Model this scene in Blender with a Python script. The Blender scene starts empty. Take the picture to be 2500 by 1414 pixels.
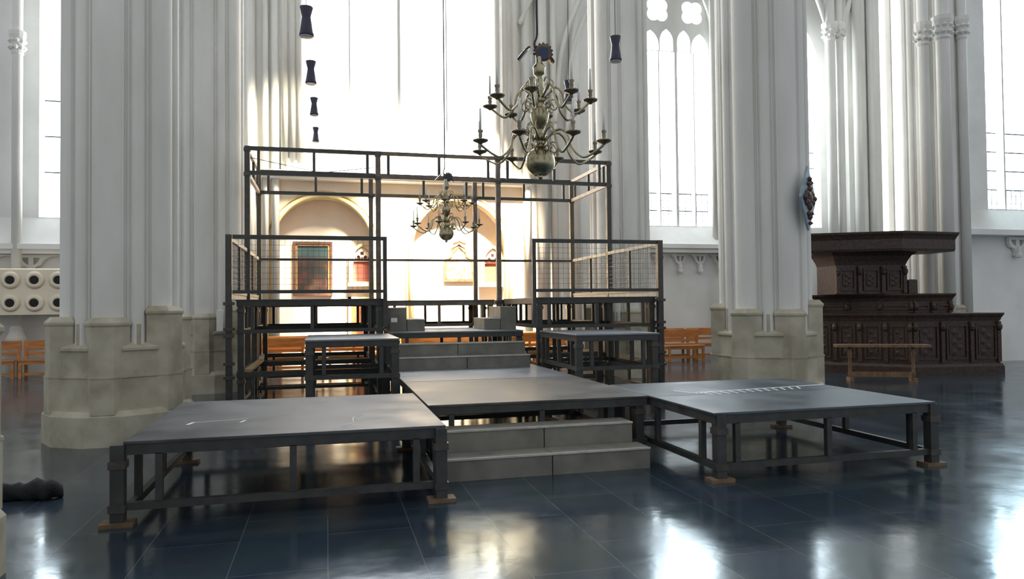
import bpy, math, random
from mathutils import Vector, Matrix
from mathutils.geometry import tessellate_polygon
random.seed(7)
sc = bpy.context.scene
COL = sc.collection
PI = math.pi

# ------------------------------------------------------------------ camera
F_PX, PITCH, ROLL, YAW, CAM_H = 1768.18, 0.0227, -0.0104, 0.2505, 1.5455
fw = Vector((math.sin(YAW)*math.cos(PITCH), math.cos(YAW)*math.cos(PITCH), math.sin(PITCH)))
r0 = Vector((math.cos(YAW), -math.sin(YAW), 0)); u0 = r0.cross(fw)
rt = r0*math.cos(ROLL)+u0*math.sin(ROLL); up = -r0*math.sin(ROLL)+u0*math.cos(ROLL)
cd = bpy.data.cameras.new('camera'); cam = bpy.data.objects.new('camera', cd); COL.objects.link(cam)
cam.matrix_world = Matrix(((rt.x, up.x, -fw.x, 0), (rt.y, up.y, -fw.y, 0), (rt.z, up.z, -fw.z, CAM_H), (0, 0, 0, 1)))
cd.sensor_fit = 'HORIZONTAL'; cd.sensor_width = 36.0; cd.lens = 36.0*F_PX/2500.0; cd.clip_end = 200
sc.camera = cam

def at(px, py, Y):
    """survey helper: the world point on the plane y = Y sighted in the photograph at (px, py)"""
    d = fw + rt*((px-1250)/F_PX) - up*((py-707)/F_PX)
    return Vector((0, 0, CAM_H)) + d*(Y/d.y)

# ------------------------------------------------------------------ materials
def new_mat(name):
    m = bpy.data.materials.new(name); m.use_nodes = True
    nt = m.node_tree; b = nt.nodes['Principled BSDF']
    return m, nt, b
def mat(name, c1, c2=None, rough=.6, metal=0., scale=4., detail=4., bump=0., stretch=(1, 1, 1), spec=None, lo=.35, hi=.65, rough2=None):
    m, nt, b = new_mat(name)
    b.inputs['Roughness'].default_value = rough; b.inputs['Metallic'].default_value = metal
    if spec is not None: b.inputs['Specular IOR Level'].default_value = spec
    if c2 is None:
        b.inputs['Base Color'].default_value = (*c1, 1); return m
    g = nt.nodes.new('ShaderNodeNewGeometry'); mp = nt.nodes.new('ShaderNodeMapping'); mp.inputs['Scale'].default_value = stretch
    n = nt.nodes.new('ShaderNodeTexNoise'); n.inputs['Scale'].default_value = scale; n.inputs['Detail'].default_value = detail
    r = nt.nodes.new('ShaderNodeValToRGB'); r.color_ramp.elements[0].position = lo; r.color_ramp.elements[1].position = hi
    r.color_ramp.elements[0].color = (*c1, 1); r.color_ramp.elements[1].color = (*c2, 1)
    L = nt.links.new
    L(g.outputs['Position'], mp.inputs['Vector']); L(mp.outputs['Vector'], n.inputs['Vector'])
    L(n.outputs['Fac'], r.inputs['Fac']); L(r.outputs['Color'], b.inputs['Base Color'])
    if rough2 is not None:
        mr = nt.nodes.new('ShaderNodeMapRange'); mr.inputs['From Min'].default_value = .3; mr.inputs['From Max'].default_value = .7
        mr.inputs['To Min'].default_value = rough; mr.inputs['To Max'].default_value = rough2
        L(n.outputs['Fac'], mr.inputs['Value']); L(mr.outputs['Result'], b.inputs['Roughness'])
    if bump:
        bp = nt.nodes.new('ShaderNodeBump'); bp.inputs['Strength'].default_value = bump; bp.inputs['Distance'].default_value = .02
        L(n.outputs['Fac'], bp.inputs['Height']); L(bp.outputs['Normal'], b.inputs['Normal'])
    return m
def emit_mat(name, col, strength, col2=None, scale=3.):
    m, nt, b = new_mat(name)
    b.inputs['Base Color'].default_value = (*col, 1); b.inputs['Roughness'].default_value = .15
    b.inputs['Emission Color'].default_value = (*col, 1); b.inputs['Emission Strength'].default_value = strength
    return m

M = {}
M['stone'] = mat('lime_washed_stone', (.62, .61, .57), (.74, .73, .69), .85, scale=1.3, stretch=(1, 1, .35), bump=.05)
M['base'] = mat('bare_sandstone', (.33, .30, .22), (.50, .46, .36), .85, scale=3.0, bump=.1)
M['plaster'] = mat('white_plaster', (.74, .73, .70), (.84, .83, .80), .9, scale=.9)
M['warm'] = mat('cream_plaster', (.76, .66, .54), (.84, .74, .62), .9, scale=1.2)
M['ochre'] = mat('ochre_moulding', (.52, .40, .20), (.66, .53, .28), .8, scale=3)
M['steel'] = mat('dark_painted_steel', (.030, .032, .032), (.050, .051, .048), .45, .0, scale=9, rough2=.6)
M['steel_edge'] = mat('worn_steel', (.035, .034, .033), (.07, .06, .05), .45, .0, scale=12)
M['deck'] = mat('phenolic_ply_deck', (.028, .031, .038), (.115, .117, .124), .40, scale=2.2, detail=7, rough2=.6, spec=.32, lo=.3, hi=.75)
M['deck_brown'] = mat('brown_grey_ply_deck', (.045, .043, .042), (.11, .102, .095), .40, scale=2.4, detail=7, rough2=.55, spec=.35)
M['deck_blue'] = mat('slate_blue_ply_deck', (.042, .055, .068), (.095, .115, .135), .40, scale=2.2, detail=7, rough2=.6, spec=.35)
M['deck2'] = mat('blue_grey_deck', (.12, .14, .17), (.19, .21, .24), .32, scale=2.0, detail=6, rough2=.5)
M['steel_glare'] = mat('steel_painted_glare', (.10, .08, .065), (.17, .135, .11), .5, scale=6)  # paler steel: glare veil painted into the middle-bay colour
M['raw_dark'] = mat('grimy_timber', (.10, .065, .035), (.19, .12, .065), .7, scale=6)
M['pale'] = mat('pale_sunlit_rail', (.42, .37, .30), (.58, .52, .44), .55, scale=7)  # sunlight on the side rails painted into the colour; toe boards share it
M['step'] = mat('grey_painted_wood', (.145, .14, .118), (.215, .205, .172), .55, scale=4, bump=.05)
M['step_edge'] = mat('worn_step_edge', (.36, .35, .31), (.5, .48, .42), .5, scale=10)
M['raw'] = mat('raw_timber', (.30, .19, .10), (.46, .31, .17), .7, scale=6, stretch=(1, 6, 1))
M['bench'] = mat('worn_bench_wood', (.13, .07, .03), (.22, .125, .06), .5, scale=5, stretch=(1, 5, 1))
M['pew'] = mat('orange_varnished_pine', (.36, .13, .035), (.55, .23, .06), .35, scale=3, stretch=(1, 6, 6))
M['oak'] = mat('dark_carved_oak', (.022, .011, .007), (.05, .024, .014), .5, scale=14, bump=.4, detail=6)
M['oak_mid'] = mat('brown_carved_oak', (.028, .014, .009), (.06, .03, .017), .5, scale=22, bump=.5, detail=7)
M['oak_lit'] = mat('reddish_lit_oak', (.16, .06, .03), (.26, .10, .05), .5, scale=20, bump=.6)  # lit copy of the oak: window light painted into the body's left face
M['brass'] = mat('aged_brass', (.27, .235, .14), (.48, .43, .29), .2, 1.0, scale=8, rough2=.34)
M['brass_dark'] = mat('tarnished_brass', (.07, .05, .045), (.15, .11, .08), .35, .8, scale=14)
M['brass_mid'] = mat('dull_brass', (.16, .135, .10), (.28, .24, .17), .3, .9, scale=10)
M['candle'] = mat('candle_wax', (.80, .79, .74), None, .5)
M['lampmetal'] = mat('dark_lamp_enamel', (.028, .026, .05), (.04, .036, .065), .4, .2, scale=6)
M['lampglass'] = mat('lamp_lens', (.6, .6, .62), None, .2)
M['mirror'] = mat('blue_enamel', (.012, .03, .085), (.02, .04, .11), .35, scale=4)
M['black'] = mat('black_cloth', (.006, .006, .008), (.014, .014, .017), .9, scale=16, bump=.6)
M['hole'] = mat('black_opening', (.015, .012, .01), None, .8)
M['whitebox'] = mat('cream_gloss_panel', (.80, .69, .52), (.84, .74, .58), .5, scale=1.0)
M['tape'] = mat('white_gaffer_tape', (.78, .80, .80), (.88, .90, .90), .6, scale=18)
M['lead'] = mat('glazing_lead', (.05, .05, .07), None, .5)
M['door_red'] = mat('red_brown_door', (.22, .075, .03), (.30, .11, .05), .5, scale=5, stretch=(8, 8, 1))
M['panel_red'] = mat('maroon_hanging', (.20, .05, .035), (.25, .07, .05), .6, scale=4)
M['gold'] = mat('gilt_frame', (.30, .16, .06), (.50, .30, .12), .4, .4, scale=20)
M['darkframe'] = mat('dark_walnut_frame', (.07, .035, .03), (.13, .07, .05), .4, scale=12)
M['relief'] = mat('carved_polychrome', (.20, .08, .045), (.62, .50, .36), .6, scale=9, lo=.42, hi=.6)
M['relief_frame'] = mat('brown_gilt_frame', (.10, .04, .02), (.18, .08, .045), .5, scale=12)
M['shield_blue'] = mat('blue_grey_board', (.18, .24, .30), (.30, .37, .42), .45, scale=8)
M['carving'] = mat('dark_carving', (.03, .018, .014), (.10, .055, .035), .5, scale=25, bump=.5)
M['switch'] = mat('white_plastic', (.72, .72, .68), None, .4)
M['cable'] = mat('black_cable', (.02, .018, .03), None, .6)
M['glass'] = emit_mat('sunlit_obscured_glass', (.86, .95, 1.0), 10.0)
M['glass_hot'] = emit_mat('sun_facing_glass', (.97, .98, 1.0), 9.0)
M['wall_glow'] = emit_mat('pale_wall_glow', (1.0, .99, .97), 1.6)  # glow added for a sunlit strip of wall
M['glass_r'] = emit_mat('bluish_sunlit_glass', (.70, .90, 1.0), 15.0)

# oil painting: dusky sky over massed red and brown figures, all blotches of noise
def painting_mat():
    m, nt, b = new_mat('old_oil_canvas'); L = nt.links.new
    g = nt.nodes.new('ShaderNodeTexCoord'); n = nt.nodes.new('ShaderNodeTexNoise'); n.inputs['Scale'].default_value = 3.2; n.inputs['Detail'].default_value = 5
    sx = nt.nodes.new('ShaderNodeSeparateXYZ'); L(g.outputs['Generated'], n.inputs['Vector']); L(g.outputs['Generated'], sx.inputs[0])
    r1 = nt.nodes.new('ShaderNodeValToRGB')
    e = r1.color_ramp.elements
    e[0].position = .36; e[0].color = (.008, .011, .012, 1); e[1].position = .62; e[1].color = (.06, .038, .026, 1)
    x = e.new(.47); x.color = (.02, .015, .012, 1); y = e.new(.54); y.color = (.045, .013, .012, 1)
    L(n.outputs['Fac'], r1.inputs['Fac'])
    r2 = nt.nodes.new('ShaderNodeValToRGB'); r2.color_ramp.elements[0].position = .44; r2.color_ramp.elements[0].color = (0, 0, 0, 1); r2.color_ramp.elements[1].position = .60
    add = nt.nodes.new('ShaderNodeMath'); add.operation = 'MULTIPLY_ADD'; add.inputs[1].default_value = .9
    ml = nt.nodes.new('ShaderNodeMath'); ml.operation = 'MULTIPLY'; ml.inputs[1].default_value = -.25
    L(n.outputs['Fac'], ml.inputs[0]); L(sx.outputs['Z'], add.inputs[0]); L(ml.outputs[0], add.inputs[2])
    L(add.outputs[0], r2.inputs['Fac'])
    mx = nt.nodes.new('ShaderNodeMixRGB'); mx.inputs['Color2'].default_value = (.03, .06, .065, 1)
    L(r1.outputs['Color'], mx.inputs['Color1']); L(r2.outputs['Color'], mx.inputs['Fac']); L(mx.outputs['Color'], b.inputs['Base Color'])
    b.inputs['Roughness'].default_value = .5
    return m
M['painting'] = painting_mat()

def floor_mat():
    m, nt, b = new_mat('dark_slate_slabs'); L = nt.links.new
    g = nt.nodes.new('ShaderNodeNewGeometry'); s = nt.nodes.new('ShaderNodeSeparateXYZ'); c = nt.nodes.new('ShaderNodeCombineXYZ')
    L(g.outputs['Position'], s.inputs[0]); L(s.outputs['Y'], c.inputs['X']); L(s.outputs['X'], c.inputs['Y'])
    br = nt.nodes.new('ShaderNodeTexBrick'); br.inputs['Scale'].default_value = 1.0
    br.inputs['Brick Width'].default_value = 1.12; br.inputs['Row Height'].default_value = .566; br.offset = .41; br.offset_frequency = 2
    br.inputs['Mortar Size'].default_value = .0035; br.inputs['Mortar Smooth'].default_value = .1; br.inputs['Bias'].default_value = 0
    br.inputs['Color1'].default_value = (.022, .046, .070, 1); br.inputs['Color2'].default_value = (.040, .074, .105, 1); br.inputs['Mortar'].default_value = (.15, .17, .18, 1)
    L(c.outputs[0], br.inputs['Vector'])
    n = nt.nodes.new('ShaderNodeTexNoise'); n.inputs['Scale'].default_value = 1.7; n.inputs['Detail'].default_value = 8; n.inputs['Roughness'].default_value = .65
    L(g.outputs['Position'], n.inputs['Vector'])
    mx = nt.nodes.new('ShaderNodeMixRGB'); mx.blend_type = 'MULTIPLY'; mx.inputs['Fac'].default_value = .75
    L(br.outputs['Color'], mx.inputs['Color1']); L(n.outputs['Color'], mx.inputs['Color2'])
    hsv = nt.nodes.new('ShaderNodeHueSaturation'); hsv.inputs['Saturation'].default_value = .8; hsv.inputs['Value'].default_value = 1.0
    L(mx.outputs['Color'], hsv.inputs['Color']); L(hsv.outputs['Color'], b.inputs['Base Color'])
    mr = nt.nodes.new('ShaderNodeMapRange'); mr.inputs['From Min'].default_value = .3; mr.inputs['From Max'].default_value = .7
    mr.inputs['To Min'].default_value = .09; mr.inputs['To Max'].default_value = .21
    L(n.outputs['Fac'], mr.inputs['Value']); L(mr.outputs['Result'], b.inputs['Roughness'])
    bp = nt.nodes.new('ShaderNodeBump'); bp.inputs['Strength'].default_value = .12; bp.inputs['Distance'].default_value = .01
    n2 = nt.nodes.new('ShaderNodeTexNoise'); n2.inputs['Scale'].default_value = 5.0; n2.inputs['Detail'].default_value = 3
    L(g.outputs['Position'], n2.inputs['Vector']); L(n2.outputs['Fac'], bp.inputs['Height']); L(bp.outputs['Normal'], b.inputs['Normal'])
    b.inputs['Specular IOR Level'].default_value = .75; b.inputs['Specular Tint'].default_value = (.48, .78, 1.0, 1)
    return m
M['floor'] = floor_mat()

# ------------------------------------------------------------------ mesh builder
class MB:
    def __init__(s): s.v = []; s.f = []
    def add(s, vs, fs):
        o = len(s.v); s.v += [tuple(p) for p in vs]; s.f += [tuple(i+o for i in f) for f in fs]; return s
    def box(s, x0, x1, y0, y1, z0, z1):
        v = [(x, y, z) for z in (z0, z1) for y in (y0, y1) for x in (x0, x1)]
        return s.add(v, [(0, 2, 3, 1), (4, 5, 7, 6), (0, 1, 5, 4), (2, 6, 7, 3), (0, 4, 6, 2), (1, 3, 7, 5)])
    def cbox(s, x0, x1, y0, y1, z0, z1, c=.01):
        """box with its four upper edges chamfered"""
        v = []
        for z, k in ((z0, 0), (z1-c, 0), (z1, c)):
            v += [(x0+k, y0+k, z), (x1-k, y0+k, z), (x1-k, y1-k, z), (x0+k, y1-k, z)]
        f = [(3, 2, 1, 0), (8, 9, 10, 11)]
        for L in (0, 4):
            for i in range(4): j = (i+1) % 4; f.append((L+i, L+j, L+4+j, L+4+i))
        return s.add(v, f)
    def beam(s, a, b, w, h, upv=(0, 0, 1)):
        a, b = Vector(a), Vector(b); d = (b-a).normalized(); u = Vector(upv)
        if abs(d.dot(u)) > .99: u = Vector((0, 1, 0))
        x = d.cross(u).normalized(); y = x.cross(d).normalized()
        v = [p + x*sx*w/2 + y*sy*h/2 for p in (a, b) for sx, sy in ((-1, -1), (1, -1), (1, 1), (-1, 1))]
        return s.add(v, [(0, 3, 2, 1), (4, 5, 6, 7), (0, 1, 5, 4), (1, 2, 6, 5), (2, 3, 7, 6), (3, 0, 4, 7)])
    def prism(s, poly, z0, z1, top=None):
        n = len(poly); top = top or poly
        v = [(x, y, z0) for x, y in poly]+[(x, y, z1) for x, y in top]
        return s.add(v, [tuple(range(n-1, -1, -1)), tuple(range(n, 2*n))]+[(i, (i+1) % n, n+(i+1) % n, n+i) for i in range(n)])
    def lathe(s, prof, c=(0, 0, 0), n=24, axis=None):
        v = []; f = []
        for r, z in prof:
            for k in range(n):
                a = 2*PI*k/n; v.append((c[0]+r*math.cos(a), c[1]+r*math.sin(a), c[2]+z))
        for i in range(len(prof)-1):
            for k in range(n):
                k2 = (k+1) % n; f.append((i*n+k, i*n+k2, (i+1)*n+k2, (i+1)*n+k))
        f.append(tuple(range(n-1, -1, -1))); m = (len(prof)-1)*n; f.append(tuple(range(m, m+n)))
        if axis is not None:
            q = Vector((0, 0, 1)).rotation_difference(Vector(axis)); cc = Vector(c)
            v = [cc + q @ (Vector(p)-cc) for p in v]
        return s.add(v, f)
    def tube(s, pts, r, n=8, closed=False):
        pts = [Vector(p) for p in pts]; m = len(pts); v = []; f = []
        rs = r if isinstance(r, (list, tuple)) else [r]*m
        d0 = (pts[1]-pts[0]).normalized(); u = Vector((0, 0, 1)) if abs(d0.z) < .9 else Vector((1, 0, 0))
        x = d0.cross(u).normalized()
        for i, p in enumerate(pts):
            if closed: d = (pts[(i+1) % m]-pts[i-1]).normalized()
            else: d = (pts[min(i+1, m-1)]-pts[max(i-1, 0)]).normalized()
            x = (x-d*x.dot(d)).normalized(); y = d.cross(x)
            for k in range(n):
                a = 2*PI*k/n; v.append(p+(x*math.cos(a)+y*math.sin(a))*rs[i])
        R = m if closed else m-1
        for i in range(R):
            for k in range(n):
                k2 = (k+1) % n; j = (i+1) % m; f.append((i*n+k, i*n+k2, j*n+k2, j*n+k))
        if not closed: f.append(tuple(range(n-1, -1, -1))); f.append(tuple(range((m-1)*n, m*n)))
        return s.add(v, f)
    def plate(s, outer, holes, d0, d1, mp=None):
        """flat panel in u,v with holes, from depth d0 to d1; mp maps (u, v, depth) to a point"""
        mp = mp or (lambda u, v, d: (u, d, v))
        loops = [outer]+list(holes); flat = [p for L in loops for p in L]
        tri = tessellate_polygon([[Vector((p[0], p[1], 0)) for p in L] for L in loops])
        n = len(flat); v = [mp(p[0], p[1], d0) for p in flat]+[mp(p[0], p[1], d1) for p in flat]
        f = []
        for t in tri:
            f.append(tuple(t)); f.append(tuple(n+i for i in reversed(t)))
        o = 0
        for L in loops:
            m = len(L)
            for i in range(m): j = (i+1) % m; f.append((o+i, o+j, n+o+j, n+o+i))
            o += m
        return s.add(v, f)
    def build(s, name, m, parent=None, smooth=False, rot=None):
        me = bpy.data.meshes.new(name)
        off = Vector((0, 0, 0))
        if parent is not None:
            p = parent
            while p is not None: off += p.location; p = p.parent
        me.from_pydata([tuple(Vector(p)-off) for p in s.v], [], s.f); me.validate(); me.update()
        import bmesh
        bm = bmesh.new(); bm.from_mesh(me); bmesh.ops.recalc_face_normals(bm, faces=bm.faces); bm.to_mesh(me); bm.free()
        me.materials.append(m)
        if smooth:
            for p in me.polygons: p.use_smooth = True
        o = bpy.data.objects.new(name, me); COL.objects.link(o)
        if parent is not None: o.parent = parent
        return o
def box(*a): return MB().box(*a)

def tag(o, label=None, cat=None, group=None, kind=None):
    if label: o['label'] = label
    if cat: o['category'] = cat
    if group: o['group'] = group
    if kind: o['kind'] = kind
    return o
def thing(name, label, cat, loc=(0, 0, 0), group=None, kind=None):
    o = bpy.data.objects.new(name, None); COL.objects.link(o); o.location = loc; o.empty_display_size = .1
    return tag(o, label, cat, group, kind)
def struct(name, mb, m, smooth=False):
    o = mb.build(name, m, None, smooth); o['kind'] = 'structure'; return o
def kids(o): return [c for c in COL.objects if c.parent == o]
def copy_tree(o, parent=None):
    c = o.copy(); COL.objects.link(c)
    if parent is not None: c.parent = parent
    for ch in kids(o):
        if ch != c: copy_tree(ch, c)
    return c
def regular(n, r, rot=0, cx=0, cy=0): return [(cx+r*math.cos(rot+2*PI*k/n), cy+r*math.sin(rot+2*PI*k/n)) for k in range(n)]
def arch(x0, x1, z0, zs, R=None, n=14):
    """outline of an opening: flat sill z0, springing zs, two arcs of radius R (None: round)"""
    w = x1-x0; R = R or w/2; h = math.sqrt(max(R*R-(R-w/2)**2, 0)); a = math.atan2(h, R-w/2) if R > w/2+1e-6 else PI/2
    p = [(x0, z0), (x1, z0)]
    p += [(x1-R+R*math.cos(a*t/n), zs+R*math.sin(a*t/n)) for t in range(n+1)]
    p += [(x0+R-R*math.cos(a*t/n), zs+R*math.sin(a*t/n)) for t in range(n-1, -1, -1)]
    return p
def circle(cx, cz, r, n=20): return [(cx+r*math.cos(2*PI*k/n), cz+r*math.sin(2*PI*k/n)) for k in range(n)]
def foil(cx, cz, r, lobes=4, rot=0, n=40):
    return [(cx+r*(.72+.28*abs(math.cos(lobes*(2*PI*k/n-rot)/2)))*math.cos(2*PI*k/n), cz+r*(.72+.28*abs(math.cos(lobes*(2*PI*k/n-rot)/2)))*math.sin(2*PI*k/n)) for k in range(n)]
def spline(P, n=8):
    P = [Vector(p) for p in P]; Q = [2*P[0]-P[1]]+P+[2*P[-1]-P[-2]]; out = []
    for i in range(1, len(Q)-2):
        for k in range(n):
            t = k/n; a, b, c, d = Q[i-1], Q[i], Q[i+1], Q[i+2]
            out.append(.5*((2*b)+(c-a)*t+(2*a-5*b+4*c-d)*t*t+(3*b-a-3*c+d)*t**3))
    out.append(P[-1]); return out

# ------------------------------------------------------------------ setting
WT = 15.0
fl = MB(); fl.box(-16, 30, -8, 21.5, -.2, 0); struct('floor', fl, M['floor'])

YB = 20.0
win_c = arch(-.71, 4.66, 5.95, 12.2, 5.4)
win_r = arch(9.25, 11.55, 3.92, 10.0, 2.1)
win_r2 = arch(13.2, 15.4, 3.95, 9.0, 2.1)
win_l = arch(-6.82, -4.5, 3.84, 10.5, 2.2)
nic1 = arch(-1.40, 1.24, .0, 3.2)
nic2 = arch(2.27, 4.95, .0, 3.2)
# floor-level niches: notch them into the outline so the wall stays one panel
def with_notches(x0, x1, z0, z1, notches):
    p = [(x0, z0)]
    for nt_ in notches:
        a = nt_[1:]  # from (x1, z0) over the arch to (x0, zs)
        left = [(nt_[0][0], z0)]+list(reversed(a))[0:]
        p += left
    p += [(x1, z0), (x1, z1), (x0, z1)]
    q = [p[0]]
    for t in p[1:]:
        if (t[0]-q[-1][0])**2+(t[1]-q[-1][1])**2 > 1e-9: q.append(t)
    return q
struct('wall_back', MB().plate(with_notches(-1.9, 5.6, 0, 5.02, [nic1, nic2]), [], YB, YB+.5), M['warm'])
struct('wall_back_upper', MB().plate([(-1.9, 5.03), (5.6, 5.03), (5.6, WT), (-1.9, WT)], [win_c], YB, YB+.5), M['plaster'])
struct('wall_niche', box(-1.9, 5.6, YB+.51, YB+.7, 0, 5.02), M['warm'])
struct('wall_left', MB().plate([(-14, 0), (-1.91, 0), (-1.91, WT), (-14, WT)], [win_l], YB, YB+.5), M['plaster'])
wall_glow_strip = arch(at(2150, 500, YB).x, at(2246, 500, YB).x, at(2200, 590, YB).z, 11.5, 1.5)
struct('wall_right', MB().plate([(5.61, 0), (24, 0), (24, WT), (5.61, WT)], [win_r, win_r2, wall_glow_strip], YB, YB+.5), M['plaster'])
# sloping sills and string courses
def sill(name, x0, x1, zt, zb, y0, m):
    b = MB(); b.add([(x0, YB-.001, zt), (x1, YB-.001, zt), (x1, y0, zb), (x0, y0, zb), (x0, YB-.001, zb), (x1, YB-.001, zb)], [(0, 1, 2, 3), (3, 2, 5, 4), (0, 3, 4), (1, 5, 2), (0, 4, 5, 1)])
    return struct(name, b, m)
sill('trim_1', -1.0, 4.95, 5.94, 5.14, YB-.45, M['plaster'])
struct('trim_2', box(-1.85, 5.55, YB-.5, YB-.002, 5.03, 5.13).box(-1.85, 5.55, YB-.4, YB-.002, 4.93, 5.03), M['plaster'])
sill('trim_3', 8.6, 12.9, 3.90, 3.33, YB-.5, M['plaster'])
struct('trim_4', box(8.3, 13.0, YB-.62, YB-.002, 3.20, 3.32).box(8.3, 13, YB-.52, YB-.002, 3.08, 3.20), M['plaster'])
sill('trim_5', -9.5, -4.0, 3.82, 3.15, YB-.45, M['plaster'])
struct('trim_6', box(-10, -3.2, YB-.55, YB-.002, 3.02, 3.14).box(-10, -3.2, YB-.45, YB-.002, 2.92, 3.02), M['plaster'])
# ochre arch mouldings of the two niches
def arch_ring(nt_, k):
    x0, x1 = nt_[0][0], nt_[1][0]
    pts = [(x0-.02, 0)]+[(x0+(x1-x0)/2-((x1-x0)/2+.02)*math.cos(PI*t/32), 3.2+((x1-x0)/2+.02)*math.sin(PI*t/32)) for t in range(33)]+[(x1+.02, 0)]
    b = MB(); b.tube([(x, YB-.02, z) for x, z in pts], .075, 8)
    struct('trim_%d' % (7+k), b, M['ochre'], True)
    b = MB(); b.tube([(x0+(x1-x0)/2+(x-(x0+x1)/2)*1.09, YB-.01, 3.2+(z-3.2)*1.09 if z > 3.2 else z) for x, z in pts], .035, 6)
    struct('trim_%d' % (9+k), b, M['ochre'], True)
arch_ring(nic1, 0); arch_ring(nic2, 1)

# blind tracery with pendant brackets under the string courses
def blind_tracery(name, x0, n, w, zt, y, drop=.55):
    pts = [(x0-.25*w, zt), (x0-.25*w, zt-.12)]
    for k in range(n):
        c = x0+k*w
        pts += [(c-.26*w, zt-.14), (c-.20*w, zt-.26), (c-.09*w, zt-.30), (c-.045*w, zt-.42), (c-.07*w, zt-drop+.03), (c, zt-drop-.04), (c+.07*w, zt-drop+.03), (c+.045*w, zt-.42), (c+.09*w, zt-.30), (c+.20*w, zt-.26), (c+.26*w, zt-.14)]
        if k < n-1: pts += [(c+.38*w, zt-.05), (c+.5*w, zt-.03), (c+.62*w, zt-.05)]
    e = x0+(n-1)*w; pts += [(e+.27*w, zt-.12), (e+.27*w, zt)]
    holes = []
    for k in range(n):
        c = x0+k*w
        for sg in (-1, 1): holes.append([(c+sg*.05*w, zt-.07), (c+sg*.19*w, zt-.08), (c+sg*.14*w, zt-.19), (c+sg*.05*w, zt-.25)][::sg])
    b = MB(); b.plate(pts, holes, y-.10, y)
    for k in range(n):
        b.lathe([(.02, 0), (.07, .03), (.085, .09), (.05, .14), (.06, .2), (.03, .3)], (x0+k*w, y-.12, zt-drop-.05), 8)
    struct(name, b, M['plaster'])
blind_tracery('trim_11', 9.02, 5, .66, 3.07, YB-.02)
blind_tracery('trim_12', -8.0, 4, 1.05, 2.91, YB-.02)

# windows: mullions, tracery, bars and luminous glass
WN = [0]
def window(opening, y, mat_glass, mullions, bars, thick=.05, tracery=None, barmat=None, grid=None):
    WN[0] += 1; n = WN[0]
    r = thing('window_%d' % n, None, None, (0, 0, 0), kind='structure')
    MB().plate(opening, [], y+.34, y+.36).build('pane', mat_glass, r)
    xs = [p[0] for p in opening]; zs = [p[1] for p in opening]; z0, z1 = min(zs), max(zs)
    def top(x):
        best = z1
        for a, b in zip(opening, opening[1:]+opening[:1]):
            if min(a[0], b[0]) <= x <= max(a[0], b[0]) and abs(a[0]-b[0]) > 1e-6 and max(a[1], b[1]) > z0+.1:
                best = a[1]+(b[1]-a[1])*(x-a[0])/(b[0]-a[0])
        return best
    for x, w in mullions:
        b = MB(); zt = top(x)-.01 if tracery is None else min(top(x), tracery[0])-.005
        b.prism([(x-w/2, y+.30), (x-w/4, y+.10), (x+w/4, y+.10), (x+w/2, y+.30)], z0, zt).build('mullion', M['stone'], r)
    if tracery: MB().plate(tracery[1], tracery[2], y+.12, y+.30).build('tracery', M['stone'], r)
    if bars:
        b = MB()
        for z in bars: b.box(min(xs)+.01, max(xs)-.01, y+.315, y+.335, z-.016, z+.016)
        b.build('glazing_bar', M['lead'], r)
    if grid:
        gx, gz, a0, a1 = grid; b = MB(); x = min(xs)+gx
        while x < max(xs)-.02: b.box(x-.007, x+.007, y+.318, y+.332, z0, a1); x += gx
        z = z0+gz
        while z < a1: b.box(min(xs)+.01, max(xs)-.01, y+.318, y+.332, z-.006, z+.006); z += gz
        b.build('leading', M['lead'], r)
    return r
window(win_c, YB, M['glass_hot'], [(1.97, .16), (.63, .07), (3.3, .07)], [], .05)
def tracery_two(x0, x1, zs, ztop, R):
    """two pointed lancets, a foiled eye over each and a large eye at the top"""
    w = x1-x0; full = arch(x0, x1, zs, 9.0, R); c = (x0+x1)/2; q = w/4
    m1 = [p for p in arch(x0+.05, c-.07, zs+.02, 8.3, w/2*.95)]
    m2 = [p for p in arch(c+.07, x1-.05, zs+.02, 8.3, w/2*.95)]
    return full, m1, m2
tx0, tx1 = 9.25, 11.55; tc = (tx0+tx1)/2
tr_full = arch(tx0, tx1, 9.28, 10.0, 2.1)
def lancet_head(x0, x1, z0, zs, R): return arch(x0, x1, z0, zs, R, 8)
trh = [lancet_head(tx0+.04, tx0+.60, 9.3, 9.45, .52), lancet_head(tx0+.64, tc-.07, 9.3, 9.6, .44), lancet_head(tc+.07, tx1-.64, 9.3, 9.6, .44), lancet_head(tx1-.60, tx1-.04, 9.3, 9.45, .52),
       foil(tc-.58, 10.55, .40, 4, PI/4), foil(tc+.58, 10.55, .40, 4, PI/4), foil(tc, 11.35, .3, 3, PI/2)]
window(win_r, YB, M['glass'], [(tc, .17), (tc-.57, .07), (tc+.6, .07)], [4.42, 4.95], tracery=(9.29, tr_full, trh), grid=(.19, .2, 0, 5.0))
window(win_r2, YB, M['glass'], [(14.05, .12)], [4.42, 4.92, 5.42, 5.92, 6.42], grid=(.165, .17, 0, 5.35))
window(wall_glow_strip, YB, M['wall_glow'], [(at(2187, 400, YB).x, .09), (at(2222, 400, YB).x, .09)], [])  # glowing pane and mullions added to imitate a sunlit wall strip
window(win_l, YB, M['glass'], [(-5.5, .1)], [5+.9*k for k in range(3)], grid=None)

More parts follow.
